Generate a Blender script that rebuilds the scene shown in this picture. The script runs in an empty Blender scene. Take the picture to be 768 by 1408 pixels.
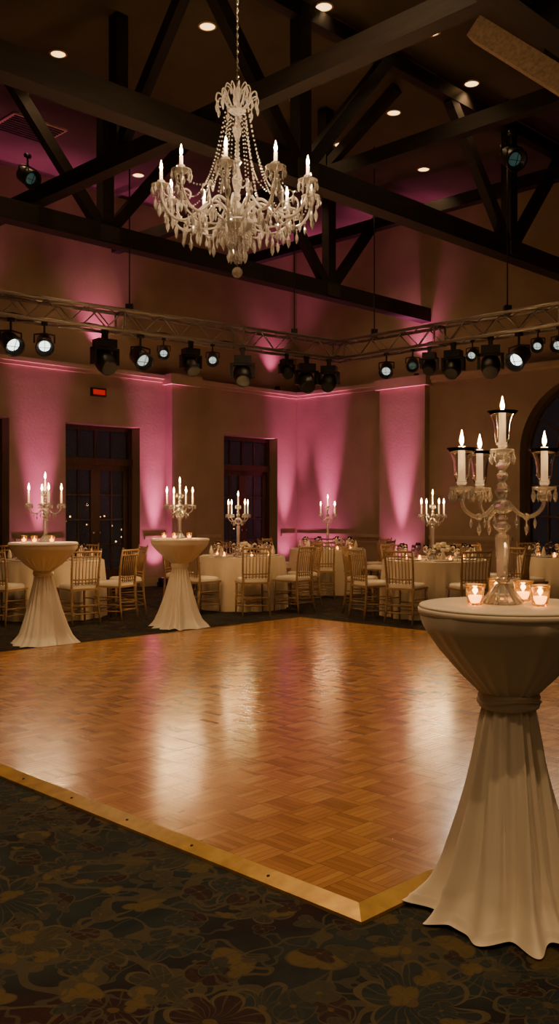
import bpy, math, random
import numpy as np
from mathutils import Matrix, Vector
random.seed(7)
D=bpy.data; SC=bpy.context.scene
F=1277.0; H=1.39
def px(x,y,depth): return Vector(((x-384)/F*depth, depth, H+(704-y)/F*depth))

# ------------------------------------------------------------------ materials
def mat(name, col=(0.5,0.5,0.5), rough=0.5, metal=0.0, trans=0.0, emit=None, es=0.0, ior=1.45, spec=0.5, noise=None, bump=None, sheen=0):
    m=D.materials.new(name); m.use_nodes=True; nt=m.node_tree
    b=nt.nodes['Principled BSDF']
    b.inputs['Base Color'].default_value=(*col,1); b.inputs['Roughness'].default_value=rough
    b.inputs['Metallic'].default_value=metal; b.inputs['Transmission Weight'].default_value=trans
    b.inputs['IOR'].default_value=ior; b.inputs['Specular IOR Level'].default_value=spec
    if sheen: b.inputs['Sheen Weight'].default_value=sheen
    if emit: 
        b.inputs['Emission Color'].default_value=(*emit,1); b.inputs['Emission Strength'].default_value=es
    tc=None
    if noise or bump:
        tc=nt.nodes.new('ShaderNodeTexCoord')
    if noise: # (scale, (col2), stretch)
        mp=nt.nodes.new('ShaderNodeMapping'); mp.inputs['Scale'].default_value=noise[2] if len(noise)>2 else (1,1,1)
        nt.links.new(tc.outputs['Object'],mp.inputs[0])
        n=nt.nodes.new('ShaderNodeTexNoise'); n.inputs['Scale'].default_value=noise[0]; n.inputs['Detail'].default_value=6
        nt.links.new(mp.outputs[0],n.inputs['Vector'])
        r=nt.nodes.new('ShaderNodeValToRGB'); r.color_ramp.elements[0].position=.3; r.color_ramp.elements[1].position=.7
        r.color_ramp.elements[0].color=(*col,1); r.color_ramp.elements[1].color=(*noise[1],1)
        nt.links.new(n.outputs[0],r.inputs[0]); nt.links.new(r.outputs[0],b.inputs['Base Color'])
    if bump: # (scale, strength, dist)
        n=nt.nodes.new('ShaderNodeTexNoise'); n.inputs['Scale'].default_value=bump[0]; n.inputs['Detail'].default_value=5
        nt.links.new(tc.outputs['Object'],n.inputs['Vector'])
        bp=nt.nodes.new('ShaderNodeBump'); bp.inputs['Strength'].default_value=bump[1]; bp.inputs['Distance'].default_value=bump[2]
        nt.links.new(n.outputs[0],bp.inputs['Height']); nt.links.new(bp.outputs[0],b.inputs['Normal'])
    return m

class NT:
    def __init__(s,name):
        s.m=D.materials.new(name); s.m.use_nodes=True; s.nt=s.m.node_tree; s.b=s.nt.nodes['Principled BSDF']
    def new(s,t): return s.nt.nodes.new(t)
    def link(s,a,b): s.nt.links.new(a,b)
    def M(s,op,a,b=None,c=None,clamp=False):
        n=s.new('ShaderNodeMath'); n.operation=op; n.use_clamp=clamp
        for i,v in enumerate((a,b,c)):
            if v is None: continue
            if isinstance(v,(int,float)): n.inputs[i].default_value=v
            else: s.link(v,n.inputs[i])
        return n.outputs[0]
    def V(s,op,a,b=None):
        n=s.new('ShaderNodeVectorMath'); n.operation=op
        for i,v in enumerate((a,b)):
            if v is None: continue
            if isinstance(v,tuple): n.inputs[i].default_value=v
            else: s.link(v,n.inputs[i])
        return n.outputs['Value'] if op=='LENGTH' else n.outputs[0]
    def mix(s,f,a,b):
        n=s.new('ShaderNodeMix'); n.data_type='RGBA'
        if isinstance(f,(int,float)): n.inputs[0].default_value=f
        else: s.link(f,n.inputs[0])
        for i,v in ((6,a),(7,b)):
            if isinstance(v,tuple): n.inputs[i].default_value=(*v,1)
            else: s.link(v,n.inputs[i])
        return n.outputs[2]
    def scale(s,v,k):
        n=s.new('ShaderNodeVectorMath'); n.operation='SCALE'; s.link(v,n.inputs[0]); n.inputs[3].default_value=k; return n.outputs[0]
    def noise(s,v,sc,det=3,dim='3D'):
        n=s.new('ShaderNodeTexNoise'); n.noise_dimensions=dim; n.inputs['Scale'].default_value=sc; n.inputs['Detail'].default_value=det
        s.link(v,n.inputs['Vector']); return n
    def sep(s,v):
        n=s.new('ShaderNodeSeparateXYZ'); s.link(v,n.inputs[0]); return n.outputs
    def comb(s,x,y,z=0.0):
        n=s.new('ShaderNodeCombineXYZ')
        for i,v in enumerate((x,y,z)):
            if isinstance(v,(int,float)): n.inputs[i].default_value=v
            else: s.link(v,n.inputs[i])
        return n.outputs[0]
    def ramp(s,f,stops,const=False):
        n=s.new('ShaderNodeValToRGB'); cr=n.color_ramp
        if const: cr.interpolation='CONSTANT'
        while len(cr.elements)<len(stops): cr.elements.new(.5)
        for e,(p,c) in zip(cr.elements,stops): e.position=p; e.color=(*c,1)
        s.link(f,n.inputs[0]); return n.outputs[0]

def parquet():
    n=NT('parquet_wood'); tc=n.new('ShaderNodeTexCoord'); P=tc.outputs['Object']
    b=.172; K=5
    x,y,_=n.sep(P); xs=n.M('DIVIDE',x,b); ys=n.M('DIVIDE',y,b)
    bx=n.M('FLOOR',xs); by=n.M('FLOOR',ys); fx=n.M('FRACT',xs); fy=n.M('FRACT',ys)
    par=n.M('FLOORED_MODULO',n.M('ADD',bx,by),2.0)
    c=n.M('ADD',n.M('MULTIPLY',par,fy),n.M('MULTIPLY',n.M('SUBTRACT',1.0,par),fx))
    l=n.M('ADD',n.M('MULTIPLY',par,fx),n.M('MULTIPLY',n.M('SUBTRACT',1.0,par),fy))
    ck=n.M('MULTIPLY',c,float(K)); idx=n.M('FLOOR',ck); fr=n.M('FRACT',ck)
    wn=n.new('ShaderNodeTexWhiteNoise'); wn.noise_dimensions='3D'; n.link(n.comb(bx,by,idx),wn.inputs['Vector'])
    gr=n.noise(n.comb(n.M('MULTIPLY',c,2.2),n.M('MULTIPLY',l,.25),n.M('MULTIPLY',wn.outputs['Value'],50.0)),9,4)
    t=n.M('ADD',n.M('ADD',n.M('MULTIPLY',wn.outputs['Value'],.38),n.M('MULTIPLY',par,.20)),n.M('MULTIPLY',gr.outputs[0],.4))
    col=n.ramp(t,[(0.12,(.225,.100,.027)),(.5,(.38,.185,.056)),(.95,(.53,.295,.105))])
    big=n.noise(P,.9,3)
    seam=n.M('MAXIMUM',n.M('LESS_THAN',n.M('MINIMUM',fr,n.M('SUBTRACT',1.0,fr)),.04),n.M('LESS_THAN',n.M('MINIMUM',l,n.M('SUBTRACT',1.0,l)),.014))
    pj=n.M('LESS_THAN',n.M('MINIMUM',n.M('FRACT',n.M('DIVIDE',x,b*6)),n.M('FRACT',n.M('DIVIDE',y,b*6))),.005)
    seam=n.M('MAXIMUM',seam,pj)
    col=n.mix(n.M('MULTIPLY',seam,.65),col,(.10,.040,.012))
    n.link(col,n.b.inputs['Base Color'])
    n.link(n.M('ADD',n.M('MULTIPLY',big.outputs[0],.10),.16),n.b.inputs['Roughness'])
    bp=n.new('ShaderNodeBump'); bp.inputs['Strength'].default_value=.10; bp.inputs['Distance'].default_value=.002
    n.link(n.M('SUBTRACT',n.M('MULTIPLY',wn.outputs['Value'],.4),n.M('MULTIPLY',seam,.8)),bp.inputs['Height']); n.link(bp.outputs[0],n.b.inputs['Normal'])
    n.b.inputs['Specular IOR Level'].default_value=.8
    return n.m

def carpet():
    n=NT('floral_carpet'); tc=n.new('ShaderNodeTexCoord'); P0=tc.outputs['Object']
    dn=n.noise(P0,1.7,3)
    P=n.V('ADD',P0,n.scale(n.V('SUBTRACT',dn.outputs['Color'],(.5,.5,.5)),.36))
    def k_(c): return tuple(x*.74 for x in c)
    base=n.ramp(n.noise(P0,1.3,3).outputs[0],[(p,k_(c)) for p,c in [(.34,(.020,.032,.038)),(.46,(.040,.052,.053)),(.56,(.022,.023,.028)),(.68,(.046,.018,.022))]])
    def flowers(base,sc,N,R,seed,pal,line,vn=3.):
        pal=[(p,k_(c)) for p,c in pal]; line=k_(line)
        Q=n.V('ADD',n.scale(P,sc),(seed,seed*1.7,0.))
        v=n.new('ShaderNodeTexVoronoi'); v.voronoi_dimensions='2D'; v.inputs['Scale'].default_value=1; v.inputs['Randomness'].default_value=.9
        n.link(Q,v.inputs['Vector'])
        L=n.V('SUBTRACT',Q,v.outputs['Position']); lx,ly,_=n.sep(L)
        rnd=n.sep(v.outputs['Color'])
        lx=n.M('MULTIPLY',lx,n.M('ADD',.75,n.M('MULTIPLY',rnd[0],.6)))
        r=n.V('LENGTH',n.comb(lx,ly,0.)); th=n.M('ARCTAN2',ly,lx)
        c=n.M('ABSOLUTE',n.M('COSINE',n.M('ADD',n.M('MULTIPLY',th,N/2.),n.M('MULTIPLY',rnd[0],6.28))))
        RR=n.M('MULTIPLY',n.M('ADD',.5,n.M('MULTIPLY',rnd[1],.5)),R)
        pr=n.M('MULTIPLY',RR,n.M('ADD',.5,n.M('MULTIPLY',n.M('POWER',c,.7),.5)))
        ins=n.M('LESS_THAN',r,pr)
        out=n.M('LESS_THAN',n.M('ABSOLUTE',n.M('SUBTRACT',r,pr)),.015)
        vein=n.M('MULTIPLY',ins,n.M('GREATER_THAN',n.M('COSINE',n.M('MULTIPLY',th,N*vn)),.86))
        core=n.M('LESS_THAN',r,n.M('MULTIPLY',RR,.12))
        pc=n.ramp(rnd[2],pal,True)
        o=n.mix(n.M('MULTIPLY',ins,.85),base,pc); o=n.mix(n.M('MULTIPLY',vein,.45),o,line); o=n.mix(n.M('MULTIPLY',out,.85),o,line); o=n.mix(n.M('MULTIPLY',core,.7),o,k_((.15,.105,.045)))
        return o
    def vines(base,sc,w,off,col,k=.8):
        Q=n.V('ADD',P0,(off,off,0.)); f=n.noise(Q,sc,2).outputs[0]
        return n.mix(n.M('MULTIPLY',n.M('LESS_THAN',n.M('ABSOLUTE',n.M('SUBTRACT',f,.5)),w),k),base,k_(col))
    c=vines(base,1.5,.013,3.,(.100,.085,.054))
    c=vines(c,2.2,.009,9.,(.115,.092,.050))
    c=flowers(c,2.3,5,.46,1.3,[(0,(.026,.042,.048)),(.3,(.056,.056,.044)),(.55,(.036,.018,.023)),(.75,(.034,.044,.048))],(.118,.098,.060))
    c=vines(c,2.9,.010,17.,(.108,.090,.052))
    c=flowers(c,4.6,2,.42,7.7,[(0,(.160,.116,.045)),(.22,(.030,.044,.048)),(.5,(.074,.066,.046)),(.7,(.038,.018,.022))],(.098,.082,.052),2.)
    c=vines(c,3.8,.009,27.,(.085,.080,.060),.7)
    c=flowers(c,1.35,7,.34,4.1,[(0,(.028,.042,.048)),(.5,(.040,.020,.024)),(.75,(.062,.060,.044))],(.130,.105,.058))
    c=flowers(c,6.5,3,.36,12.7,[(0,(.150,.110,.044)),(.18,(.034,.045,.047)),(.45,(.066,.064,.050)),(.85,(.038,.020,.024))],(.085,.074,.050),2.)
    fz=n.noise(P0,260,2)
    c=n.mix(n.M('MULTIPLY',fz.outputs[0],.5),c,(.010,.010,.010))
    n.link(c,n.b.inputs['Base Color']); n.b.inputs['Roughness'].default_value=.95; n.b.inputs['Specular IOR Level'].default_value=.12
    bp=n.new('ShaderNodeBump'); bp.inputs['Strength'].default_value=.5; bp.inputs['Distance'].default_value=.004
    n.link(fz.outputs[0],bp.inputs['Height']); n.link(bp.outputs[0],n.b.inputs['Normal'])
    return n.m

M={}
M['parquet']=parquet(); M['carpet']=carpet()
M['gold']=mat('brass_edging',(.64,.41,.11),.34,.5,noise=(14,(.43,.26,.07),(1,1,1)),bump=(40,.3,.002))
M['plaster']=mat('tan_plaster',(.385,.292,.21),.85,noise=(1.6,(.30,.228,.162)),bump=(22,.25,.01))
M['trim']=mat('trim_paint',(.44,.34,.245),.6,noise=(4,(.38,.29,.21)))
M['ceil']=mat('dark_ceiling',(.090,.070,.045),.9,noise=(1.2,(.062,.048,.031)))
M['beam']=mat('dark_timber',(.018,.012,.009),.55,noise=(5,(.008,.006,.005),(.6,6,6)),bump=(12,.3,.01))
M['beamv']=mat('dark_timber_b',(.019,.013,.010),.55,noise=(5,(.008,.006,.005),(6,.6,6)),bump=(12,.3,.01))
M['doorwood']=mat('door_wood',(.095,.050,.030),.4,noise=(6,(.055,.029,.018),(5,5,.5)))
M['dglass']=mat('night_glass',(.6,.6,.6),.03,0,.92,ior=1.15)
M['linen']=mat('ivory_linen',(.93,.85,.71),.5,noise=(3,(.89,.80,.66)),bump=(350,.10,.001),sheen=.3)
M['dlinen']=mat('champagne_linen',(.78,.67,.49),.7,noise=(3,(.72,.61,.44)),sheen=.3)
M['chair']=mat('champagne_gold_wood',(.42,.28,.15),.35,.2,noise=(9,(.32,.21,.11)))
M['cush']=mat('ivory_cushion',(.76,.69,.56),.8,noise=(8,(.7,.63,.51)))
M['crystal']=mat('crystal',(.99,.98,.97),.02,0,.68,ior=1.5,spec=1.0,noise=(9,(.95,.95,.94)))
M['crystal2']=mat('cut_crystal',(.99,.98,.97),.02,0,.74,ior=1.5,spec=1.0,noise=(9,(.95,.94,.93)))
M['clear']=mat('clear_glass',(1,1,1),.01,0,1.0,ior=1.35,noise=(5,(.99,.99,.99)))
M['wax']=mat('candle_wax',(.92,.83,.66),.5,emit=(1,.56,.24),es=.55,noise=(6,(.88,.78,.6)))  # translucent glow of the burning candle put in as emission
M['flame']=mat('flame',(1,.8,.5),.5,emit=(1,.50,.15),es=110)
M['bulb']=mat('candle_bulb',(1,.8,.5),.5,emit=(1,.60,.25),es=150)
M['silver']=mat('silver_metal',(.7,.68,.64),.25,1,noise=(6,(.55,.53,.5)))
M['alu']=mat('truss_aluminium',(.34,.30,.27),.4,.85,noise=(6,(.26,.23,.21)))
M['black']=mat('black_plastic',(.007,.007,.009),.4,noise=(9,(.012,.012,.014)))
M['lens_on']=mat('lens_lit',(.8,.9,.9),.2,emit=(.85,1,.92),es=3)
M['lens_mid']=mat('lens_mid',(.5,.6,.6),.2,emit=(.8,1,.92),es=.6)
M['lens_dim']=mat('lens_dim',(.06,.12,.12),.1,emit=(.3,.7,.62),es=.06)
M['down']=mat('downlight_lens',(1,.8,.5),.4,emit=(1,.56,.18),es=4)
M['dtrim']=mat('downlight_trim',(.6,.45,.30),.4,.2,noise=(9,(.5,.38,.25)))
M['amber']=mat('votive_glow',(1,.6,.25),.3,emit=(1,.42,.09),es=8.)
M['vglass']=mat('votive_glass',(1,.82,.52),.05,0,.9,ior=1.35,noise=(5,(1,.76,.45)))
M['petal']=mat('rose_petal',(.86,.79,.64),.7,noise=(30,(.76,.67,.5)))
M['leaf']=mat('rose_leaf',(.06,.10,.03),.6,noise=(20,(.03,.06,.02)))
M['exit']=mat('exit_red',(.5,.02,.02),.5,emit=(1,.02,.015),es=.35)
M['city']=mat('city_light',(1,.7,.3),.5,emit=(1,.5,.15),es=8)
M['pinklens']=mat('uplight_lens',(1,.3,.6),.4,emit=(1,.22,.55),es=25)
M['china']=mat('china',(.8,.78,.74),.2,noise=(5,(.76,.74,.7)))
M['vent']=mat('vent_metal',(.03,.024,.018),.6,noise=(7,(.02,.016,.012)))
M['plank']=mat('pale_timber',(.42,.31,.20),.6,noise=(5,(.26,.18,.11),(6,.6,6)))

# ------------------------------------------------------------------ mesh builder
class MB:
    def __init__(s): s.v=[];s.f=[];s.mi=[];s.sm=[];s.mats=[]
    def mid(s,k):
        if k not in s.mats: s.mats.append(k)
        return s.mats.index(k)
    def add(s,vs,fs,k,T=None,smooth=False):
        o=len(s.v)
        if T is not None: vs=[tuple(T@Vector(p)) for p in vs]
        s.v.extend([tuple(p) for p in vs]); i=s.mid(k)
        for f in fs: s.f.append(tuple(a+o for a in f)); s.mi.append(i); s.sm.append(smooth)
    def box(s,a,b,k,T=None):
        x0,y0,z0=a;x1,y1,z1=b
        vs=[(x0,y0,z0),(x1,y0,z0),(x1,y1,z0),(x0,y1,z0),(x0,y0,z1),(x1,y0,z1),(x1,y1,z1),(x0,y1,z1)]
        s.add(vs,[(0,3,2,1),(4,5,6,7),(0,1,5,4),(1,2,6,5),(2,3,7,6),(3,0,4,7)],k,T)
    def cbox(s,c,d,k,T=None): s.box([c[i]-d[i]/2 for i in range(3)],[c[i]+d[i]/2 for i in range(3)],k,T)
    def lathe(s,prof,k,n=16,T=None,smooth=True,c=(0,0,0)):
        vs=[];fs=[]
        for r,z in prof:
            for j in range(n):
                a=2*math.pi*j/n; vs.append((c[0]+r*math.cos(a),c[1]+r*math.sin(a),c[2]+z))
        for i in range(len(prof)-1):
            for j in range(n):
                fs.append((i*n+j,i*n+(j+1)%n,(i+1)*n+(j+1)%n,(i+1)*n+j))
        if prof[0][0]>1e-4: fs.append(tuple(range(n))[::-1])
        if prof[-1][0]>1e-4: fs.append(tuple((len(prof)-1)*n+j for j in range(n)))
        s.add(vs,fs,k,T,smooth)
    def ball(s,c,r,k,n=10,T=None,sz=1,smooth=True):
        m=max(4,n//2+1)
        s.lathe([(max(r*math.sin(math.pi*i/m),1e-5),-r*sz*math.cos(math.pi*i/m)) for i in range(m+1)],k,n,T,smooth,c)
    def tube(s,pts,r,k,n=8,T=None,smooth=True):
        pts=[Vector(p) for p in pts]; N=len(pts); rs=r if isinstance(r,(list,tuple)) else [r]*N
        vs=[];fs=[];up=None
        for i,p in enumerate(pts):
            t=(pts[min(i+1,N-1)]-pts[max(i-1,0)]).normalized()
            if up is None:
                up=Vector((0,0,1)) if abs(t.z)<.9 else Vector((1,0,0))
            a=t.cross(up).normalized(); b=a.cross(t).normalized(); up=b
            for j in range(n):
                w=2*math.pi*(j+.5)/n; q=p+(a*math.cos(w)+b*math.sin(w))*rs[i]; vs.append(tuple(q))
        for i in range(N-1):
            for j in range(n): fs.append((i*n+j,(i+1)*n+j,(i+1)*n+(j+1)%n,i*n+(j+1)%n))
        fs.append(tuple(range(n))); fs.append(tuple((N-1)*n+j for j in range(n))[::-1])
        s.add(vs,fs,k,T,smooth)
    def beam(s,p0,p1,w,h,k,T=None):
        p0=Vector(p0);p1=Vector(p1);t=(p1-p0).normalized()
        up=Vector((0,0,1)) if abs(t.z)<.95 else Vector((1,0,0))
        a=t.cross(up).normalized()*w/2; b=a.cross(t).normalized()*h/2
        vs=[p+q for p in (p0,p1) for q in (-a-b,a-b,a+b,-a+b)]
        s.add([tuple(v) for v in vs],[(0,1,2,3),(7,6,5,4),(0,4,5,1),(1,5,6,2),(2,6,7,3),(3,7,4,0)],k,T)
    def mesh(s,name):
        me=D.meshes.new(name); me.from_pydata(s.v,[],s.f)
        for k in s.mats: me.materials.append(M[k])
        me.polygons.foreach_set('material_index',s.mi); me.polygons.foreach_set('use_smooth',s.sm)
        me.update()
        import bmesh
        bm=bmesh.new(); bm.from_mesh(me); bmesh.ops.recalc_face_normals(bm,faces=bm.faces); bm.to_mesh(me); bm.free()
        return me
def obj(name,me,loc=(0,0,0),rot=0,mw=None):
    if isinstance(me,MB): me=me.mesh(name)
    o=D.objects.new(name,me); SC.collection.objects.link(o)
    if mw is not None: o.matrix_world=mw
    else: o.location=loc; o.rotation_euler=(0,0,rot)
    return o
def light(kind,name,loc,energy,col,parent=None,rot=None,size=None,blend=.5,rad=.05,target=None):
    l=D.lights.new(name,kind); l.energy=energy; l.color=col; l.shadow_soft_size=rad
    if kind=='SPOT': l.spot_size=math.radians(size); l.spot_blend=blend
    o=D.objects.new(name,l); SC.collection.objects.link(o); o.location=loc
    if parent: o.parent=parent
    if target is not None:
        d=Vector(target)-Vector(loc); o.rotation_euler=d.to_track_quat('-Z','Y').to_euler()
    return o

# ------------------------------------------------------------------ room frame: u along left wall, v along right wall
C=Vector((.38,20.2,0))
RT=Matrix.Translation(C)@Matrix.Rotation(math.radians(225),4,'Z')
def UV(u,v,z=0): return RT@Vector((u,v,z))
L=21.; ZC=7.2; ZL=3.9
b=MB(); b.box((-1,-1,-.2),(L+1,L+1,0),'carpet'); obj('floor',b,mw=RT)
b=MB(); b.box((-1,-1,ZC),(L+1,L+1,ZC+.2),'ceil'); obj('ceiling',b,mw=RT)

doors=[(.60,2.12),(4.2,5.78),(6.85,8.4),(10.4,12.0)]
DH=2.95
b=MB(); prev=-.5
for a,c in doors:
    b.box((prev,-.5,0),(a,0,ZL),'plaster'); b.box((a,-.5,DH),(c,0,ZL),'plaster'); prev=c
b.box((prev,-.5,0),(L,0,ZL),'plaster'); b.box((-.5,-.5,ZL),(L,-.22,ZC),'plaster')
b.box((3.0,-.02,0),(3.6,.2,ZL),'plaster'); b.box((9.2,-.02,0),(9.8,.2,ZL),'plaster')
obj('wall_left',b,mw=RT)
b=MB()
A0,A1,ZS=5.44,8.0,2.42; R=(A1-A0)/2
b.box((-.5,-.0,0),(0,A0,ZL),'plaster'); b.box((-.5,A1,0),(0,L,ZL),'plaster'); b.box((-.5,-.5,ZL),(-.22,L,ZC),'plaster')
n=24
for i in range(n):
    t0=math.pi*(1-i/n); t1=math.pi*(1-(i+1)/n); cy=(A0+A1)/2
    y0,z0=cy+R*math.cos(t0),ZS+R*math.sin(t0); y1,z1=cy+R*math.cos(t1),ZS+R*math.sin(t1)
    vs=[(x,y,z) for x in (0,-.5) for (y,z) in ((y0,z0),(y1,z1),(y1,ZL),(y0,ZL))]
    b.add(vs,[(0,1,2,3),(7,6,5,4),(0,4,5,1),(2,6,7,3)],'plaster')
b.box((-.02,2.4,0),(.14,3.5,ZL),'plaster'); b.box((-.02,10,0),(.14,11.1,ZL),'plaster')
obj('wall_right',b,mw=RT)
b=MB(); b.box((L,-.5,0),(L+.3,L+.3,ZC),'plaster'); obj('wall_back',b,mw=RT)
b=MB(); b.box((-.5,L,0),(L,L+.3,ZC),'plaster'); obj('wall_side',b,mw=RT)
b=MB()
b.box((-.1,-.25,ZL),(L,.09,ZL+.07),'trim'); b.box((-.1,-.25,ZL-.06),(L,.045,ZL),'trim')
b.box((2.92,0,ZL-.1),(3.68,.28,ZL+.09),'trim'); obj('trim_1',b,mw=RT)
b=MB()
b.box((-.25,.09,ZL),(.09,L,ZL+.07),'trim'); b.box((-.25,.045,ZL-.06),(.045,L,ZL),'trim')
b.box((0,2.32,ZL-.1),(.22,3.58,ZL+.09),'trim'); obj('trim_2',b,mw=RT)
def seg(bb,axis,a,c,z0,z1,d):
    if axis=='u': bb.box((a,0,z0),(c,d,z1),'trim')
    else: bb.box((0,a,z0),(d,c,z1),'trim')
bb=MB(); br=MB()
for a,c in ((.1,.5),(2.22,3.0),(3.6,4.1),(5.88,6.75),(8.5,9.2),(9.8,10.3),(12.1,L)):
    seg(bb,'u',a,c,0,.16,.025); seg(br,'u',a,c,.88,.94,.035)
obj('baseboard_left',bb,mw=RT); obj('trim_3',br,mw=RT)
bb=MB(); br=MB()
for a,c in ((.03,2.4),(3.5,5.3),(8.1,L)):
    seg(bb,'v',a,c,0,.16,.025); seg(br,'v',a,c,.88,.94,.035); 
    k=int((c-a)//1.1)
    for i in range(k):
        y0=a+.15+i*(c-a-.15)/max(k,1); y1=y0+(c-a-.15)/max(k,1)-.15
        br.box((0,y0,.28),(.015,y1,.30),'trim'); br.box((0,y0,.78),(.015,y1,.80),'trim'); br.box((0,y0,.28),(.015,y0+.02,.8),'trim'); br.box((0,y1-.02,.28),(.015,y1,.8),'trim')
obj('baseboard_right',bb,mw=RT); obj('trim_4',br,mw=RT)

for i,(a,c) in enumerate(doors):
    b=MB(); y=-.34; w=c-a; zt=2.25; e_=.004
    b.box((a+e_,y,0),(a+.08,y+.1,DH-e_),'doorwood'); b.box((c-.08,y,0),(c-e_,y+.1,DH-e_),'doorwood'); b.box((a+e_,y,DH-.08),(c-e_,y+.1,DH-e_),'doorwood'); b.box((a+e_,y,zt),(c-e_,y+.12,zt+.12),'doorwood')
    mid=(a+c)/2
    for x0,x1 in ((a+.08,mid),(mid,c-.08)):
        b.box((x0,y+.02,0),(x0+.1,y+.07,zt),'doorwood'); b.box((x1-.1,y+.02,0),(x1,y+.07,zt),'doorwood')
        b.box((x0,y+.02,0),(x1,y+.07,.35),'doorwood'); b.box((x0,y+.02,zt-.1),(x1,y+.07,zt),'doorwood')
        xm=(x0+x1)/2; b.box((xm-.014,y+.025,.35),(xm+.014,y+.06,zt-.1),'doorwood')
        for kk in range(1,4):
            z=.35+kk*(zt-.45)/4; b.box((x0+.1,y+.025,z-.014),(x1-.1,y+.06,z+.014),'doorwood')
        b.box((xm-.014,y+.025,zt+.1),(xm+.014,y+.06,DH-.06),'doorwood')
        if x1<mid+.01: b.box((x1-.08,y+.07,1.0),(x1-.05,y+.12,1.03),'silver')
        else: b.box((x0+.05,y+.07,1.0),(x0+.08,y+.12,1.03),'silver')
    b.box((mid-.02,y+.02,zt+.1),(mid+.02,y+.07,DH-.06),'doorwood')
    b.box((a+.1,y+.035,.3),(c-.1,y+.042,DH-.1),'dglass')
    obj('door_%d'%(i+1),b,mw=RT)
b=MB(); x=-.3; cy=(A0+A1)/2
b.box((x,A0,0),(x+.1,A0+.09,ZS),'doorwood'); b.box((x,A1-.09,0),(x+.1,A1,ZS),'doorwood')
for rr in (R-.045,R*.55):
    b.tube([(x+.05,cy+rr*math.cos(t),ZS+rr*math.sin(t)) for t in np.linspace(0,math.pi,25)],.05 if rr>1 else .02,'doorwood',n=4,smooth=False)
b.box((x,A0,ZS-.05),(x+.1,A1,ZS+.05),'doorwood'); b.box((x,A0,0),(x+.1,A1,.3),'doorwood')
for kk in range(1,6):
    y=A0+kk*(A1-A0)/6; b.box((x+.02,y-(.05 if kk==3 else .015),0),(x+.08,y+(.05 if kk==3 else .015),ZS),'doorwood')
for z in (.8,1.3,1.85): b.box((x+.02,A0,z-.015),(x+.08,A1,z+.015),'doorwood')
for t in (30,60,90,120,150):
    t=math.radians(t); b.beam((x+.05,cy,ZS),(x+.05,cy+R*math.cos(t),ZS+R*math.sin(t)),.03,.03,'doorwood')
vs=[(x+.05,A0,0),(x+.05,A1,0)]+[(x+.05,cy+R*math.cos(t),ZS+R*math.sin(t)) for t in np.linspace(0,math.pi,25)]
b.add(vs,[tuple(range(len(vs)))],'dglass'); obj('window_1',b,mw=RT)
b=MB()
for i in range(60):
    b.ball((random.uniform(-5,9),random.uniform(-11,-7),random.uniform(.4,1.3)),random.uniform(.014,.032),'city',6)
obj('city_lights',b,mw=RT)
b=MB(); b.box((4.97,0,3.45),(5.28,.05,3.6),'vent'); b.box((5.0,.05,3.48),(5.25,.056,3.57),'exit'); obj('exit_sign',b,mw=RT)

# ------------------------------------------------------------------ timber roof trusses
def utruss(v,z=5.2,zt=7.0,w=.22,h=.26,posts=None,k='beam'):
    b=MB(); b.box((-.22,v-w/2,z-h/2),(L,v+w/2,z+h/2),k); b.box((-.22,v-w/2+.04,zt-.08),(L,v+w/2-.04,zt+.1),k)
    for i,u in enumerate(posts):
        b.box((u-.09,v-.08,z),(u+.09,v+.08,zt),k)
        b.box((u-.16,v-w/2-.02,z-.1),(u+.16,v+w/2+.02,z+.1),'vent')
        for sgn in (-1,1):
            b.beam((u+sgn*.1,v,z+.12),(u+sgn*1.5,v,zt-.05),.13,.15,k)
    return b
obj('roof_truss',utruss(3.27,posts=[2.6,7.2,11.8]),mw=RT)
obj('roof_truss',utruss(6.8,posts=[2.6,7.0,11.6]),mw=RT)
obj('roof_truss',utruss(10.4,posts=[4.0,8.6,13.2]),mw=RT)
def vbeam(u,z,w,h,k='beamv',braces=()):
    b=MB(); b.box((u-w/2,-.22,z-h/2),(u+w/2,L,z+h/2),k)
    for v in braces:
        b.box((u-.08,v-.08,z),(u+.08,v+.08,ZC-.01),k); b.beam((u,v,z+.1),(u,v+1.3,ZC-.1),.12,.14,k)
    return b
obj('cross_beam',vbeam(8.2,5.5,.18,.20,braces=(5.,)),mw=RT)
obj('cross_beam',vbeam(4.6,6.25,.16,.20,braces=(5.,8.6)),mw=RT)
obj('cross_beam',vbeam(1.4,6.6,.16,.2),mw=RT)
b=MB(); p0=px(655,40,9.6); p1=px(800,130,9.0); b.beam(p0,p1,.20,.22,'plank'); obj('roof_plank',b)

def vent(x,y,wu,wv):
    d=(ZC-H)*F/(704-y); p=Vector(((x-384)/F*d,d,ZC)); l=RT.inverted()@p
    b=MB(); b.box((-wu/2,-wv/2,-.03),(wu/2,wv/2,0),'dtrim')
    for i in range(9):
        t=-wv/2+.05+i*(wv-.1)/8; b.box((-wu/2+.04,t-.02,-.045),(wu/2-.04,t+.015,-.03),'vent')
    obj('air_vent',b,mw=RT@Matrix.Translation((l.x,l.y,ZC)))
vent(40,175,.9,.7); vent(545,350,1.6,.7)

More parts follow.
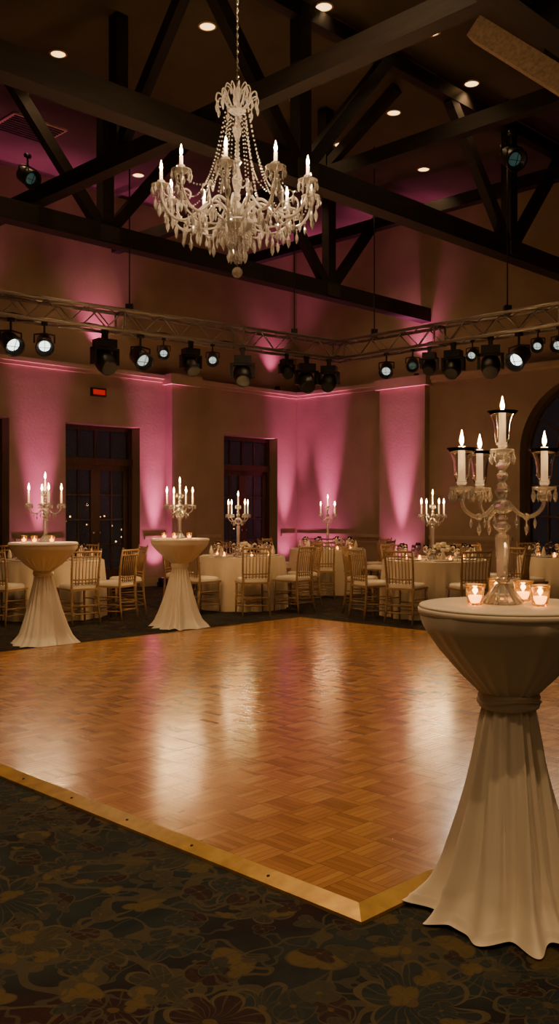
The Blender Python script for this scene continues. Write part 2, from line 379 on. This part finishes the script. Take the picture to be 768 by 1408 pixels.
b=MB(); b.lathe([(.11,0),(.115,-.012),(.092,-.02),(.09,-.010)],'dtrim',24); b.lathe([(.001,-.012),(.09,-.012)],'down',24)
dm=b.mesh('downlight_and_fill')
pts=[(80,73),(28,128),(593,43),(408,136),(541,154),(648,114),(468,198),(190,240),(97,293),(503,279),(674,287),(716,342),(411,232),(285,35),(582,232),(445,8)]
pos=[]
for x,y in pts:
    d=(ZC-H)*F/(704-y); pos.append(((x-384)/F*d,d,88))
pos+=[(-4,8,320),(0,7.2,500),(4,8,320),(-3.5,4,280),(0,3.3,270),(3.4,3.8,200),(-2.5,0,560),(1.2,.6,360),(4.5,0,150),(-6,6,250),(6.5,6,250),(-2.2,-2.8,820),(1.2,-3.2,560)]  # out-of-frame downlights added as fill; last two front-light the near cocktail table
LC=(1,.61,.29)
for i,(x,y,e) in enumerate(pos):
    o=obj('downlight_and_fill',dm,(x,y,ZC))
    light('SPOT','lamp',(0,0,-.03),e,LC,o,size=100,blend=.9,rad=.07)

# ------------------------------------------------------------------ dance floor
S=6.2; cxy=(.275,7.61)
b=MB(); h=.03; e=S/2
b.box((-e,-e,0),(e,e,h),'parquet')
w=.075
o_=[(-e-w,-e-w),(e+w,-e-w),(e+w,e+w),(-e-w,e+w)]; i_=[(-e,-e),(e,-e),(e,e),(-e,e)]
for k in range(4):
    a,c=o_[k],o_[(k+1)%4]; p,r_=i_[k],i_[(k+1)%4]
    vs=[(*a,0),(*c,0),(*c,.012),(*a,.012),(*p,h+.004),(*r_,h+.004),(*p,0),(*r_,0)]
    b.add(vs,[(0,1,2,3),(3,2,5,4),(4,5,7,6),(0,6,7,1),(0,3,4,6),(1,7,5,2)],'gold')
    for t in range(1,14):
        f=t/14; mx=(a[0]+(c[0]-a[0])*f+p[0]+(r_[0]-p[0])*f)/2; my=(a[1]+(c[1]-a[1])*f+p[1]+(r_[1]-p[1])*f)/2
        b.lathe([(.007,.020),(.006,.0265),(.001,.027)],'vent',8,c=(mx,my,0))
obj('dance_floor',b,(cxy[0],cxy[1],.0),math.radians(45))

# ------------------------------------------------------------------ cloths
def smoothprof(pts,n):
    z=np.array([p[1] for p in pts]); r=np.array([p[0] for p in pts])
    s=np.concatenate([[0],np.cumsum(np.hypot(np.diff(z),np.diff(r)))])
    t=np.linspace(0,s[-1],n); zz=np.interp(t,s,z); rr=np.interp(t,s,r)
    for _ in range(5):
        rr[1:-1]=(rr[:-2]+2*rr[1:-1]+rr[2:])/4
    return rr,zz
def cocktail(name,R,Rb,loc,rot,seed):
    rs=np.random.RandomState(seed); b=MB()
    k=R/.31; kb=Rb/.29
    prof=[(R*1.0,1.068),(R*1.01,1.05),(R*.975,1.0),(.245*k,.924),(.165*k,.835),(.102,.775),(.083,.755),(.083,.725),(.093,.68),(.118*kb**.5,.543),(.150*kb**.7,.367),(.190*kb,.192),(.225*kb,.09),(.262*kb,.03),(.290*kb,.006)]
    NV,NA=130,420
    rr,zz=smoothprof(prof,NV)
    th=np.linspace(0,2*np.pi,NA,endpoint=False)
    ph=rs.rand(16)*6.28
    def ridges(n):
        a0=(np.arange(n)+rs.uniform(-.38,.38,n))*2*np.pi/n
        return list(zip(a0,rs.uniform(.06,.15,n),rs.uniform(.5,1.,n),rs.uniform(-.22,.22,n),rs.uniform(0,.55,n)))
    up=ridges(22); lw=ridges(19); lw2=ridges(15)
    def wrap(x): return (x+np.pi)%(2*np.pi)-np.pi
    vs=[]
    for i in range(NV):
        z=zz[i]; g=np.zeros(NA)
        if z>.74:
            u=(1.068-z)/(1.068-.74)
            for a0,w_,am,dr,st in up:
                if u>st: g+=am*.115*((u-st)/(1-st))**.8*np.exp(-(wrap(th-a0-dr*u*.6)/(w_*(1.25-.45*u)))**2)
            g=g-g.mean(); lo=.012*u
        else:
            u=(.74-z)/.74
            for a0,w_,am,dr,st in lw:
                g+=am*(.20+.10*u)*np.exp(-(wrap(th-a0-dr*u)/(w_*(1.0+.35*u)))**2)
            for a0,w_,am,dr,st in lw2:
                f=max(0,1-abs(u-(.25+st))/.4); g-=am*.13*f*np.exp(-(wrap(th-a0-dr*u)/(w_*.8))**2)
            g=g-g.mean(); lo=.06*u
        r=rr[i]*(1+g+lo*np.sin(3*th+ph[8]))
        zo=np.zeros(NA)
        if z<.12:
            t=(.12-z)/.12
            zo=t*.012*(1+np.sin(9*th+ph[9]))*(1 if z>.02 else .5)
            r=r+t*(.014*np.sin(7*th+ph[10])+.010*np.sin(13*th+ph[14]))
        for j in range(NA): vs.append((r[j]*math.cos(th[j]),r[j]*math.sin(th[j]),max(z+zo[j],.003)))
    fs=[(i*NA+j,i*NA+(j+1)%NA,(i+1)*NA+(j+1)%NA,(i+1)*NA+j) for i in range(NV-1) for j in range(NA)]
    b.add(vs,fs,'linen',None,True)
    b.lathe([(.001,1.072),(R*.98,1.072),(R*1.0,1.070),(R*1.006,1.062)],'linen',96)
    b.lathe([(R*1.0,1.064),(R*1.018,1.058),(R*1.018,1.046),(R*1.0,1.040)],'linen',96)
    b.lathe([(.090,.775),(.101,.770),(.106,.757),(.101,.745),(.105,.735),(.101,.722),(.090,.716)],'linen',48)
    b.tube([(.104*math.cos(t),.104*math.sin(t),.747+.010*math.sin(2*t)) for t in np.linspace(0,6.283,40)],.006,'linen',6)
    b.lathe([(.03,.01),(.03,1.06)],'silver',12)
    return obj(name,b,loc,rot)
cocktail('cocktail_table',.305,.27,(.79,3.2,0),1.0,3)
cocktail('cocktail_table',.355,.335,(-2.49,9.8,0),.3,5)
cocktail('cocktail_table',.35,.325,(-1.2,11.2,0),2.,8)

def rtable(R,seed):
    rs=np.random.RandomState(seed); b=MB(); NA=200; ph=rs.rand(8)*6.28
    th=np.linspace(0,2*np.pi,NA,endpoint=False); vs=[]; NV=24
    b.lathe([(.001,.752),(R*.985,.752),(R,.745)],'dlinen',NA)
    for i in range(NV):
        u=i/(NV-1); z=.745-.740*u
        w=th+.15*np.sin(2*th+ph[0])+.1*np.sin(3*th+ph[1])
        g=np.abs(np.sin(8*w+ph[2]))**.8-.5+.2*np.sin(19*w+ph[3])
        r=R*(1+.02*u)+.055*min(u*2.2,1)*g
        for j in range(NA): vs.append((r[j]*math.cos(th[j]),r[j]*math.sin(th[j]),z))
    b.add(vs,[(i*NA+j,i*NA+(j+1)%NA,(i+1)*NA+(j+1)%NA,(i+1)*NA+j) for i in range(NV-1) for j in range(NA)],'dlinen',None,True)
    m=8
    for i in range(m):
        a=2*math.pi*i/m+.2; c,s=math.cos(a),math.sin(a)
        def at(r,t): return (r*c-t*s, r*s+t*c, .752)
        b.lathe([(.001,.012),(.08,.012),(.135,.02),(.14,.016),(.09,.0)],'china',20,c=at(R-.17,0))
        b.lathe([(.02,.02),(.032,.05),(.025,.09),(.006,.15),(.001,.155)],'petal',8,c=at(R-.17,0))
        for tt,sc in ((.15,1.),(.21,.85)):
            g=[(.034,0),(.033,.003),(.005,.008),(.004,.09),(.012,.10),(.036,.13),(.040,.165),(.032,.21),(.0305,.21),(.037,.165),(.033,.132),(.008,.105)]
            b.lathe([(r_*sc,z_*sc) for r_,z_ in g],'clear',12,c=at(R-.27,tt))
    return b
def votive(b,c,s=1.):
    b.lathe([(.022*s,0),(.026*s,.004),(.034*s,.065*s),(.036*s,.072*s),(.033*s,.072*s),(.030*s,.06*s),(.023*s,.008)],'vglass',18,c=c)
    b.lathe([(.001,.008),(.022*s,.009),(.024*s,.03*s),(.001,.032*s)],'amber',14,c=c)
    b.lathe([(.001,.034*s),(.005*s,.040*s),(.004*s,.048*s),(.0005,.058*s)],'flame',8,c=c)
def rose(b,c,r):
    for k in range(3):
        rr=r*(1-.28*k); n=5
        for j in range(n):
            a=2*math.pi*j/n+k*.6
            T=Matrix.Translation(c)@Matrix.Rotation(a,4,'Z')@Matrix.Translation((rr*.45,0,r*.12*k))@Matrix.Rotation(math.radians(20-18*k),4,'Y')
            b.lathe([(.001,-rr*.5),(rr*.42,-rr*.3),(rr*.5,0),(rr*.42,rr*.35),(.001,rr*.42)],'petal',7,T=T@Matrix.Scale(.45,4,(1,0,0)))
    b.ball(c,r*.45,'petal',8)
def flowers(b,c,R,n):
    b.lathe([(R*.35,0),(R*.45,.05),(R*.5,.1),(R*.45,.1)],'silver',16,c=c)
    for i in range(n):
        a=i*2.4; u=math.sqrt((i+.5)/n); 
        p=(c[0]+R*u*math.cos(a),c[1]+R*u*math.sin(a),c[2]+.12+R*.75*(1-u*u))
        rose(b,p,R*.33)
        if i%2==0:
            T=Matrix.Translation((p[0]+.3*R*math.cos(a),p[1]+.3*R*math.sin(a),p[2]-.03))@Matrix.Rotation(a,4,'Z')
            b.add([(0,0,0),(R*.25,R*.12,.01),(R*.55,0,-.02),(R*.25,-R*.12,.01)],[(0,1,2,3)],'leaf',T)

# ------------------------------------------------------------------ chair
def chair():
    b=MB(); k='chair'
    for s in (-1,1):
        b.tube([(s*.19,.19,0),(s*.185,.185,.2),(s*.18,.18,.44)],[.011,.015,.017],k,8)
        b.tube([(s*.19,-.235,0),(s*.18,-.205,.2),(s*.175,-.19,.44),(s*.18,-.20,.62),(s*.185,-.225,.80),(s*.188,-.25,.92)],[.012,.015,.017,.015,.014,.011],k,8)
        b.ball((s*.188,-.252,.925),.014,k,8)
        for z in (.12,.20,.3): b.tube([(s*.187,.187,z),(s*.184,-.21,z+.01)],.008,k,6)
        for z in (.58,.70): b.ball((s*.182,-.205,z),.019,k,8,sz=.5)
        for z in (.1,.2,.3,.4): b.ball((s*.186,.186,z),.018,k,8,sz=.5)
    for z in (.14,.24): b.tube([(-.187,.187,z),(.187,.187,z)],.008,k,6); b.tube([(-.183,-.212,z),(.183,-.212,z)],.008,k,6)
    b.tube([(-.187,.0,.2),(.187,.0,.2)],.007,k,6)
    b.box((-.2,-.205,.425),(.2,.205,.45),k)
    cs=[(1,0),(1,.02),(.97,.04),(.85,.052),(.4,.056)]
    vs=[];N=32
    for sc,z in cs:
        for j in range(N):
            a=2*math.pi*j/N; c,s=math.cos(a),math.sin(a); p=(abs(c)**5+abs(s)**5)**(-.2)
            vs.append((.198*sc*c*p,.198*sc*s*p,.45+z))
    fs=[(i*N+j,i*N+(j+1)%N,(i+1)*N+(j+1)%N,(i+1)*N+j) for i in range(len(cs)-1) for j in range(N)]+[tuple(range((len(cs)-1)*N,len(cs)*N))]
    b.add(vs,fs,'cush',None,True)
    def rail(z,y,r): b.tube([(-.186,y,z),(-.09,y-.012,z),(0,y-.016,z),(.09,y-.012,z),(.186,y,z)],r,k,8)
    rail(.90,-.245,.014); rail(.84,-.233,.009); rail(.56,-.196,.010); rail(.52,-.194,.008)
    for i in range(7):
        x=-.135+i*.045; o=-.012
        b.tube([(x,-.194+o,.50),(x,-.21+o,.7),(x,-.243+o,.90)],.0065,k,6)
        b.ball((x,-.22+o,.77),.010,k,6)
    return b.mesh('dining_chair')
CM=chair()
tables=[((-3.05,12.4),.70,[250,303,337,200,20,80,140]),
        ((-.54,13.5),.62,[234,281,323,20,100,170]),
        ((2.09,12.5),.70,[206,240,284,330,60,110,160]),
        ((.83,16.0),.65,[200,262,325,30,150]),
        ((4.1,13.3),.68,[222,262,300,170,20,100])]
for i,((tx,ty),R,angs) in enumerate(tables):
    b=rtable(R,i+2)
    obj('banquet_table',b,(tx,ty,0),i*.7)
    for a in angs:
        f=math.radians(a); d=R+.29+random.uniform(0,.03)
        obj('dining_chair',CM,(tx+d*math.cos(f),ty+d*math.sin(f),0),f+math.pi/2+random.uniform(-.12,.12))

# ------------------------------------------------------------------ candelabra
def crystal(b,c,s=1.,k='crystal'):
    b.lathe([(.0005,0),(.004*s,-.004*s),(.0025*s,-.012*s),(.009*s,-.030*s),(.0075*s,-.045*s),(.0005,-.062*s)],k,6,c=c,smooth=False)
def candle(b,c,r,h,fl='flame',fs=1.):
    b.lathe([(r*.98,0),(r,.002),(r*.97,h-.002),(r*.6,h-.001),(.001,h-.004)],'wax',14,c=c)
    b.lathe([(.0005,-.004),(.0045*fs,.004*fs),(.0062*fs,.012*fs),(.0045*fs,.022*fs),(.002*fs,.032*fs),(.0003,.04*fs)],fl,10,c=(c[0],c[1],c[2]+h+.004))
def candelabra(name,loc,rot,angs,ext=0.,R=.14,tul=True,energy=6,fs=1.):
    b=MB(); E=ext; K='crystal2' if tul else 'crystal'; cr_=.0125 if tul else .0105
    b.lathe([(.066,0),(.068,.006),(.060,.012),(.050,.022),(.036,.04),(.022,.06),(.016,.07),(.026,.078),(.026,.085),(.015,.092)],K,16,smooth=False)
    for j in range(12):
        a=j*math.pi/6; b.beam((.072*math.cos(a),.072*math.sin(a),.004),(.022*math.cos(a),.022*math.sin(a),.064),.008,.010,K)
    stem=[(.015,.09),(.019,.10),(.026,.225+E),(.024,.235+E),(.012,.245+E),(.028,.262+E),(.028,.27+E),(.012,.285+E),(.020,.298+E),(.012,.31+E),(.034,.322+E),(.038,.335+E),(.03,.352+E),(.012,.362+E)]
    b.lathe(stem,K,10,smooth=False)
    st2=[(.012,.36),(.024,.378),(.028,.392),(.022,.408),(.010,.42),(.018,.432),(.020,.445),(.010,.46),(.024,.478),(.012,.492),(.009,.50),(.020,.508),(.03,.514),(.012,.518)]
    b.lathe([(r_,z+E) for r_,z in st2],K,10,smooth=False)
    def cup(c,ch):
        b.lathe([(.006,-.012),(.012,-.006),(.034,.006),(.042,.012),(.040,.015),(.014,.008),(.013,.024),(.001,.024)],K,16,c=c,smooth=False)
        if tul:
            b.lathe([(.014,.02),(.021,.030),(.026,.055),(.0275,.085),(.031,.108),(.040,.130),(.054,.146),(.0532,.147),(.039,.1305),(.0298,.108),(.0263,.085),(.0248,.055),(.018,.031)],'clear',32,c=c)
        candle(b,(c[0],c[1],c[2]+.02),cr_,ch,fs=fs)
        for j in range(8):
            a=j*math.pi/4; crystal(b,(c[0]+.040*math.cos(a),c[1]+.040*math.sin(a),c[2]+.010),.8,K)
    cup((0,0,.52+E),.125)
    for a in angs:
        a=math.radians(a); ca,sa=math.cos(a),math.sin(a)
        prof=[(.03,.338),(.055,.312),(.085,.300),(.115,.312),(.135,.335),(.14,.365),(.14,.385)]
        P=[Vector((r_*R/.14,0,z)) for r_,z in prof]; pts=[]
        for i in range(len(P)-1):
            p0=P[max(i-1,0)];p1=P[i];p2=P[i+1];p3=P[min(i+2,len(P)-1)]
            for t in (0,.33,.66):
                v=.5*((2*p1)+(p2-p0)*t+(2*p0-5*p1+4*p2-p3)*t*t+(3*p1-p0-3*p2+p3)*t**3); pts.append((v.x*ca,v.x*sa,v.z+E))
        pts.append((R*ca,R*sa,.385+E))
        b.tube(pts,.0075,K,8)
        b.ball((.085*ca,.085*sa,.300+E),.013,K,8,smooth=False)
        crystal(b,(.085*ca,.085*sa,.29+E),.9,K); crystal(b,(.05*ca,.05*sa,.31+E),.8,K); crystal(b,(.115*ca,.115*sa,.302+E),.7,K)
        b.ball((R*ca,R*sa,.368+E),.013,K,8,smooth=False)
        cup((R*ca,R*sa,.39+E),.135)
    o=obj(name,b,loc,rot)
    light('POINT','candle_glow',(0,0,.70+E),energy*.5,(1,.55,.22),o,rad=.012)
    for a in angs[::2]:
        a=math.radians(a); light('POINT','candle_glow',(R*math.cos(a),R*math.sin(a),.60+E),energy*.4,(1,.55,.22),o,rad=.012)
    return o
candelabra('crystal_candelabra',(.772,3.22,1.073),0,[3,109,190],R=.148,energy=10,fs=1.25)
A4=[20,110,200,290]
candelabra('crystal_candelabra',(-2.47,9.8,1.073),.1,A4,R=.17,tul=False,energy=40,fs=1.8)
candelabra('crystal_candelabra',(-1.2,11.2,1.073),.2,A4,R=.17,tul=False,energy=100,fs=1.8)
def onround(i,dx=0,dy=0,z=.753): (x,y)=tables[i][0]; return (x+dx,y+dy,z)
candelabra('crystal_candelabra',onround(1,-.06,0),.3,A4,ext=.2,R=.17,tul=False,energy=36,fs=1.8)
candelabra('crystal_candelabra',onround(2,-.03,0),.0,A4,ext=.2,R=.17,tul=False,energy=80,fs=1.8)
candelabra('crystal_candelabra',onround(3),.4,A4,ext=.2,R=.17,tul=False,energy=26,fs=1.8)
for (i,dx,dy,n,R) in ((1,.04,-.24,11,.11),(2,.04,-.27,13,.14),(3,.17,-.22,9,.1),(0,-.05,-.05,13,.14),(4,-.05,-.1,11,.12)):
    b=MB(); flowers(b,(0,0,0),R,n); obj('rose_centerpiece',b,onround(i,dx,dy))
vb=MB(); votive(vb,(0,0,0)); VM=vb.mesh('votive_candle')
def vot(x,y,z,e=0):
    o=obj('votive_candle',VM,(x,y,z))
    if e: light('POINT','glow',(0,0,.05),e,(1,.50,.16),o,rad=.01)
zt=1.0735
vot(.665,3.16,zt,1.3); vot(.865,3.30,zt,1.1); vot(.875,3.12,zt,1.3); vot(.80,3.42,zt,.8)
for (x,y) in ((-2.49,9.8),(-1.2,11.2)):
    for k in range(3):
        a=3.6+k*.9; vot(x+.2*math.cos(a),y+.2*math.sin(a),zt)
for i in (0,1,2,3,4):
    for k in range(4):
        a=2.9+k*1.1; rr_=.38; vot(tables[i][0][0]+rr_*math.cos(a),tables[i][0][1]+rr_*math.sin(a),.753,3. if k==1 else 0)

# ------------------------------------------------------------------ chandelier
b=MB()
stem=[(.004,-.47),(.012,-.46),(.02,-.42),(.012,-.40),(.05,-.385),(.09,-.36),(.135,-.325),(.15,-.30),(.14,-.285),(.07,-.28),(.03,-.27),(.05,-.23),(.06,-.19),(.045,-.15),(.018,-.12),(.03,-.09),(.02,-.05),(.035,.0),(.045,.06),(.025,.13),(.015,.17),(.035,.20),(.015,.24),(.012,.38),(.03,.42),(.04,.47),(.02,.53),(.012,.58),(.05,.60),(.075,.62),(.04,.65),(.02,.70),(.035,.74),(.02,.79),(.006,.82)]
b.lathe(stem,'crystal',14,smooth=False)
b.ball((0,0,-.70),.045,'crystal',16,smooth=False)
b.tube([(0,0,-.66),(0,0,-.45)],.004,'silver',6)
b.tube([(0,0,.80),(0,0,ZC-4.05-.02)],.0035,'silver',6)
for i in range(66):
    z=.83+i*.034
    if z>ZC-4.05-.08: break
    T=Matrix.Translation((0,0,z))@Matrix.Rotation(math.pi/2*(i%2),4,'Z')
    b.tube([(.010*math.cos(t),0,.021*math.sin(t)) for t in np.linspace(0,6.283,9)],.0028,'silver',5,T=T)
b.lathe([(.001,ZC-4.05-.06),(.03,ZC-4.05-.055),(.065,ZC-4.05-.02),(.07,ZC-4.05)],'silver',20)
def beads(p0,p1,sag,n,r=.0085):
    p0=Vector(p0);p1=Vector(p1)
    for i in range(n+1):
        t=i/n; p=p0.lerp(p1,t); p.z-=sag*4*t*(1-t); b.ball(tuple(p),r,'crystal',5,smooth=False)
NA_=10; RA=.62
def crom(P,m=4):
    P=[Vector(p) for p in P]; out=[]
    for i in range(len(P)-1):
        p0=P[max(i-1,0)];p1=P[i];p2=P[i+1];p3=P[min(i+2,len(P)-1)]
        for j in range(m):
            t=j/m; out.append(.5*((2*p1)+(p2-p0)*t+(2*p0-5*p1+4*p2-p3)*t*t+(3*p1-p0-3*p2+p3)*t**3))
    out.append(P[-1]); return out
lights=[]
for i in range(NA_):
    a=2*math.pi*(i+.35)/NA_; ca,sa=math.cos(a),math.sin(a)
    def W(r_,z,off=0): 
        return (r_*math.cos(a+off),r_*math.sin(a+off),z)
    arm=crom([(.05,0,-.24),(.13,0,-.15),(.22,0,-.13),(.32,0,-.22),(.43,0,-.30),(.54,0,-.27),(.61,0,-.16),(RA,0,-.06)])
    b.tube([W(p.x,p.z) for p in arm],.0130,'crystal',8)
    arm2=crom([(.08,0,-.29),(.2,0,-.33),(.33,0,-.33),(.44,0,-.27),(.5,0,-.17),(.47,0,-.10),(.42,0,-.12),(.43,0,-.17)])
    b.tube([W(p.x,p.z,.31) for p in arm2],.0085,'crystal',7)
    c=W(RA,-.05)
    b.lathe([(.008,-.02),(.02,-.012),(.055,.0),(.078,.012),(.080,.018),(.05,.010),(.02,.012)],'crystal',16,c=c,smooth=False)
    b.lathe([(.018,.01),(.03,.022),(.033,.05),(.028,.055),(.015,.03)],'crystal',14,c=c,smooth=False)
    candle(b,(c[0],c[1],c[2]+.03),.014,.10,'bulb',2.1)
    lights.append((c[0],c[1],c[2]+.18))
    for j in range(9):
        t=2*math.pi*j/9; crystal(b,(c[0]+.076*math.cos(t),c[1]+.076*math.sin(t),c[2]+.012),1.35)
    for (r_,z,s_) in ((.20,-.145,1.3),(.28,-.20,1.5),(.36,-.28,1.8),(.43,-.32,2.1),(.50,-.30,1.8),(.57,-.24,1.5)):
        b.ball(W(r_,z-.02),.010,'crystal',5,smooth=False); crystal(b,W(r_,z-.028),s_)
    for j,(r_,z) in enumerate(((.62,-.12),(.665,-.10),(.64,-.16))):
        b.ball(W(r_,z-.012,.04*(j-1)),.009,'crystal',5,smooth=False); crystal(b,W(r_,z-.02,.04*(j-1)),2.0)
    for (r_,z,s_) in ((.2,-.345,1.6),(.33,-.345,1.9),(.44,-.29,1.8),(.5,-.19,1.6)):
        crystal(b,W(r_,z,.31),s_)
    beads(W(.10,.60),W(.28,-.02,.1),.09,22); beads(W(.07,.58),W(.16,-.08),.0,20,.0075)
    beads(W(RA,-.06),W(RA,-.06,2*math.pi/NA_),.11,14,.008); beads(W(.28,-.02,.1),W(.47,-.12,.31),.06,12,.007)
    crystal(b,W(RA*.97,-.175,math.pi/NA_),1.7)
    cr=crom([(.03,0,.62),(.08,0,.66),(.13,0,.74),(.165,0,.75),(.175,0,.70),(.15,0,.68)])
    b.tube([W(p.x,p.z) for p in cr],.007,'crystal',6); crystal(b,W(.17,.69),1.6); crystal(b,W(.13,.72),1.1)
    cr=crom([(.02,0,.72),(.05,0,.80),(.09,0,.83),(.11,0,.79)]); b.tube([W(p.x,p.z,.3) for p in cr],.005,'crystal',6); crystal(b,W(.11,.785,.3),1.2)
    for (r_,z0,m) in ((.14,-.32,4),(.09,-.37,7)):
        o_2=.3 if m==7 else 0
        for kx in range(m): b.ball(W(r_*(1-kx*.03),z0-kx*.02,o_2),.0085,'crystal',5,smooth=False)
        crystal(b,W(r_*(1-m*.03),z0-m*.02,o_2),1.8)
    beads(W(.14,-.31),W(.02,-.62),.03,12,.008)
ch=obj('crystal_chandelier',b,(-.345,7.6,4.05))
for i,p in enumerate(lights): light('POINT','candle_lamp',p,18,(1,.65,.34),ch,rad=.02)

# ------------------------------------------------------------------ lighting truss
ZT=4.03
Pc=Vector((.97,15.3,ZT)); PL=Vector((-3.57,11.86,ZT)); PR=Vector((3.76,12.5,ZT))
PL2=Pc+(PL-Pc)*1.35; PR2=Pc+(PR-Pc)*1.6
b=MB()
for P2 in (PL2,PR2):
    d=(P2-Pc); ln=d.length; d.normalize(); a=d.cross(Vector((0,0,1))).normalized(); hw=.14
    cs=[(sa*hw*a+Vector((0,0,sz*hw))) for sa,sz in ((-1,-1),(1,-1),(1,1),(-1,1))]
    for c in cs: b.tube([Pc+c-d*.14,P2+c],.024,'alu',8)
    n=int(ln/.28); st=ln/n
    for i in range(n):
        p0=Pc+d*st*i; p1=Pc+d*st*(i+1)
        for k in range(4):
            c0,c1=cs[k],cs[(k+1)%4]
            if i%2: c0,c1=c1,c0
            b.tube([p0+c0,p1+c1],.010,'alu',5)
        if i%7==0:
            for k in range(4): b.tube([p0+cs[k],p0+cs[(k+1)%4]],.016,'alu',6)
    for f in (.12,.5,.86):
        p=Pc+d*ln*f; b.tube([p+Vector((0,0,.14)),Vector((p.x,p.y,ZC-.005))],.010,'black',6)
        b.cbox((p.x,p.y,ZT+.2),(.1,.1,.12),'black')
for P2 in (PL2,PR2):
    pts=[]
    for i in range(60):
        t=i/59; p=Pc.lerp(P2,t); pts.append((p.x,p.y-.16,ZT-.1-.05*abs(math.sin(t*22))))
    b.tube(pts,.010,'black',5)
obj('lighting_truss',b)
def movinghead():
    b=MB(); b.box((-.12,-.09,-.20),(.12,.09,-.10),'black'); b.box((-.03,-.03,-.10),(.03,.03,-.0),'black'); b.tube([(-.04,0,.0),(.04,0,.0)],.03,'black',10)
    for s in (-1,1): b.box((s*.15-.02,-.05,-.40),(s*.15+.02,.05,-.2),'black')
    b.box((-.17,-.05,-.23),(.17,.05,-.2),'black')
    T=Matrix.Translation((0,0,-.36))@Matrix.Rotation(math.radians(132),4,'X')
    b.lathe([(.001,-.14),(.09,-.14),(.122,-.09),(.125,.05),(.11,.10),(.10,.15),(.085,.15)],'black',20,T=T)
    b.lathe([(.001,.147),(.085,.142)],'lens_dim',20,T=T)
    return b
def parcan(lens):
    b=MB(); b.tube([(0,0,0),(0,0,-.14)],.015,'black',6); b.tube([(-.04,0,0),(.04,0,0)],.03,'black',8)
    b.tube([(-.13,0,-.26),(-.13,0,-.15),(0,0,-.13),(.13,0,-.15),(.13,0,-.26)],.012,'black',6)
    T=Matrix.Translation((0,0,-.27))@Matrix.Rotation(math.radians(122),4,'X')
    b.lathe([(.001,-.15),(.06,-.15),(.10,-.11),(.11,.06),(.125,.13),(.118,.14),(.095,.12),(.072,.07)],'black',20,T=T)
    b.lathe([(.001,.075),(.045,.082),(.073,.072)],lens,20,T=T)
    for w in (0,90): 
        a=math.radians(w); b.beam((-.1*math.cos(a),-.1*math.sin(a),.125),(.1*math.cos(a),.1*math.sin(a),.125),.006,.006,'black',T)
    return b
MH=movinghead().mesh('moving_head_light'); PO=parcan('lens_on').mesh('par_can_light'); PM=parcan('lens_mid').mesh('par_can_light_m'); PD=parcan('lens_dim').mesh('par_can_light_b')
def along(x):
    a=(x-384)/F; A,B=(PL,Pc) if x<460 else (Pc,PR)
    d=B-A; t=(A.y*a-A.x)/(d.x-a*d.y); return A+d*t
for x,kind,sc in ((15,'on',1.1),(61,'on',1.),(144,'mh',1.15),(193,'m',1.15),(225,'m',.7),(262,'mh',.95),(292,'m',.75),(333,'mh',1.1),(394,'mh',.75),(421,'mh',1.1),(452,'mh',1.),(531,'m',.9),(567,'d',.8),(590,'mh',.8),(623,'mh',1.),(649,'m',.7),(674,'mh',1.1),(713,'on',1.2),(739,'m',.7),(768,'m',.8)):
    p=along(x); me={'on':PO,'mh':MH,'d':PD,'m':PM}[kind]
    tx,ty=.3,6.5; ang=math.atan2(tx-p.x,-(ty-p.y))+random.uniform(-.35,.35)
    o=obj('moving_head_light' if kind=='mh' else 'par_can_light',me,(p.x,p.y,ZT-.16),ang); o.scale=(sc,sc,sc)
for x in (15,61,649,765):
    p=along(x); light('SPOT','par_beam',(p.x*.97,p.y-.25,ZT-.5),150,(1,.78,.52),None,size=34,blend=.8,rad=.08,target=(p.x*.4,7.6,0))
p=px(703,217,10.2); o=obj('stage_spotlight',PD,(p.x,p.y,p.z+.27),.3)
p=px(38,243,12.0); o=obj('stage_spotlight',PD,(p.x,p.y,p.z+.27),.9)

# ------------------------------------------------------------------ uplights
PINK=(1,.155,.46)
ub=MB(); ub.lathe([(.001,0),(.08,0),(.09,.02),(.09,.15),(.08,.17),(.07,.16)],'black',18); ub.lathe([(.001,.155),(.07,.16)],'pinklens',18); ub.box((-.11,-.02,0),(.11,.02,.09),'black')
UM=ub.mesh('led_uplight')
for u,v,tu,tv,e in ((6.3,.26,6.3,.02,1.),(3.86,.26,3.90,.02,1.2),(.42,.30,.34,.04,1.0),(.30,.95,.03,.88,1.1),(.40,2.95,.17,2.95,1.3),(8.8,.3,8.8,.02,1.),(.3,9.4,.02,9.4,1.)):
    p=UV(u,v,0); o=obj('led_uplight',UM,p)
    t=UV(tu,tv,3.8)
    light('SPOT','pink_beam',(0,0,.2),2000*e,PINK,o,size=25,blend=1.,rad=.05,target=(t.x-p.x,t.y-p.y,3.8))
    light('SPOT','pink_spill',(0,0,.2),85*e,PINK,o,size=95,blend=1.,rad=.05,target=(t.x-p.x,t.y-p.y,2.4))
for u,v,e in ((7.6,.0,1.),(5.0,.0,1.),(.6,.0,.6),(.0,3.2,.8)):
    p=UV(u,v,ZL+.071); o=obj('led_uplight',UM,p); o.scale=(.55,.55,.55)
    light('SPOT','pink_beam',(0,0,.35),190*e,PINK,o,size=80,blend=1.,rad=.05,target=(0,0,3))

# ------------------------------------------------------------------ world + camera
w=D.worlds.new('night'); SC.world=w; w.use_nodes=True; w.node_tree.nodes['Background'].inputs[0].default_value=(.02,.025,.05,1); w.node_tree.nodes['Background'].inputs[1].default_value=.15
cam=D.cameras.new('camera'); co=D.objects.new('camera',cam); SC.collection.objects.link(co); SC.camera=co
co.location=(0,0,H); co.rotation_euler=(math.pi/2,0,0)
cam.sensor_fit='VERTICAL'; cam.sensor_height=36.; cam.lens=F/1408*36.; cam.clip_start=.05; cam.clip_end=200
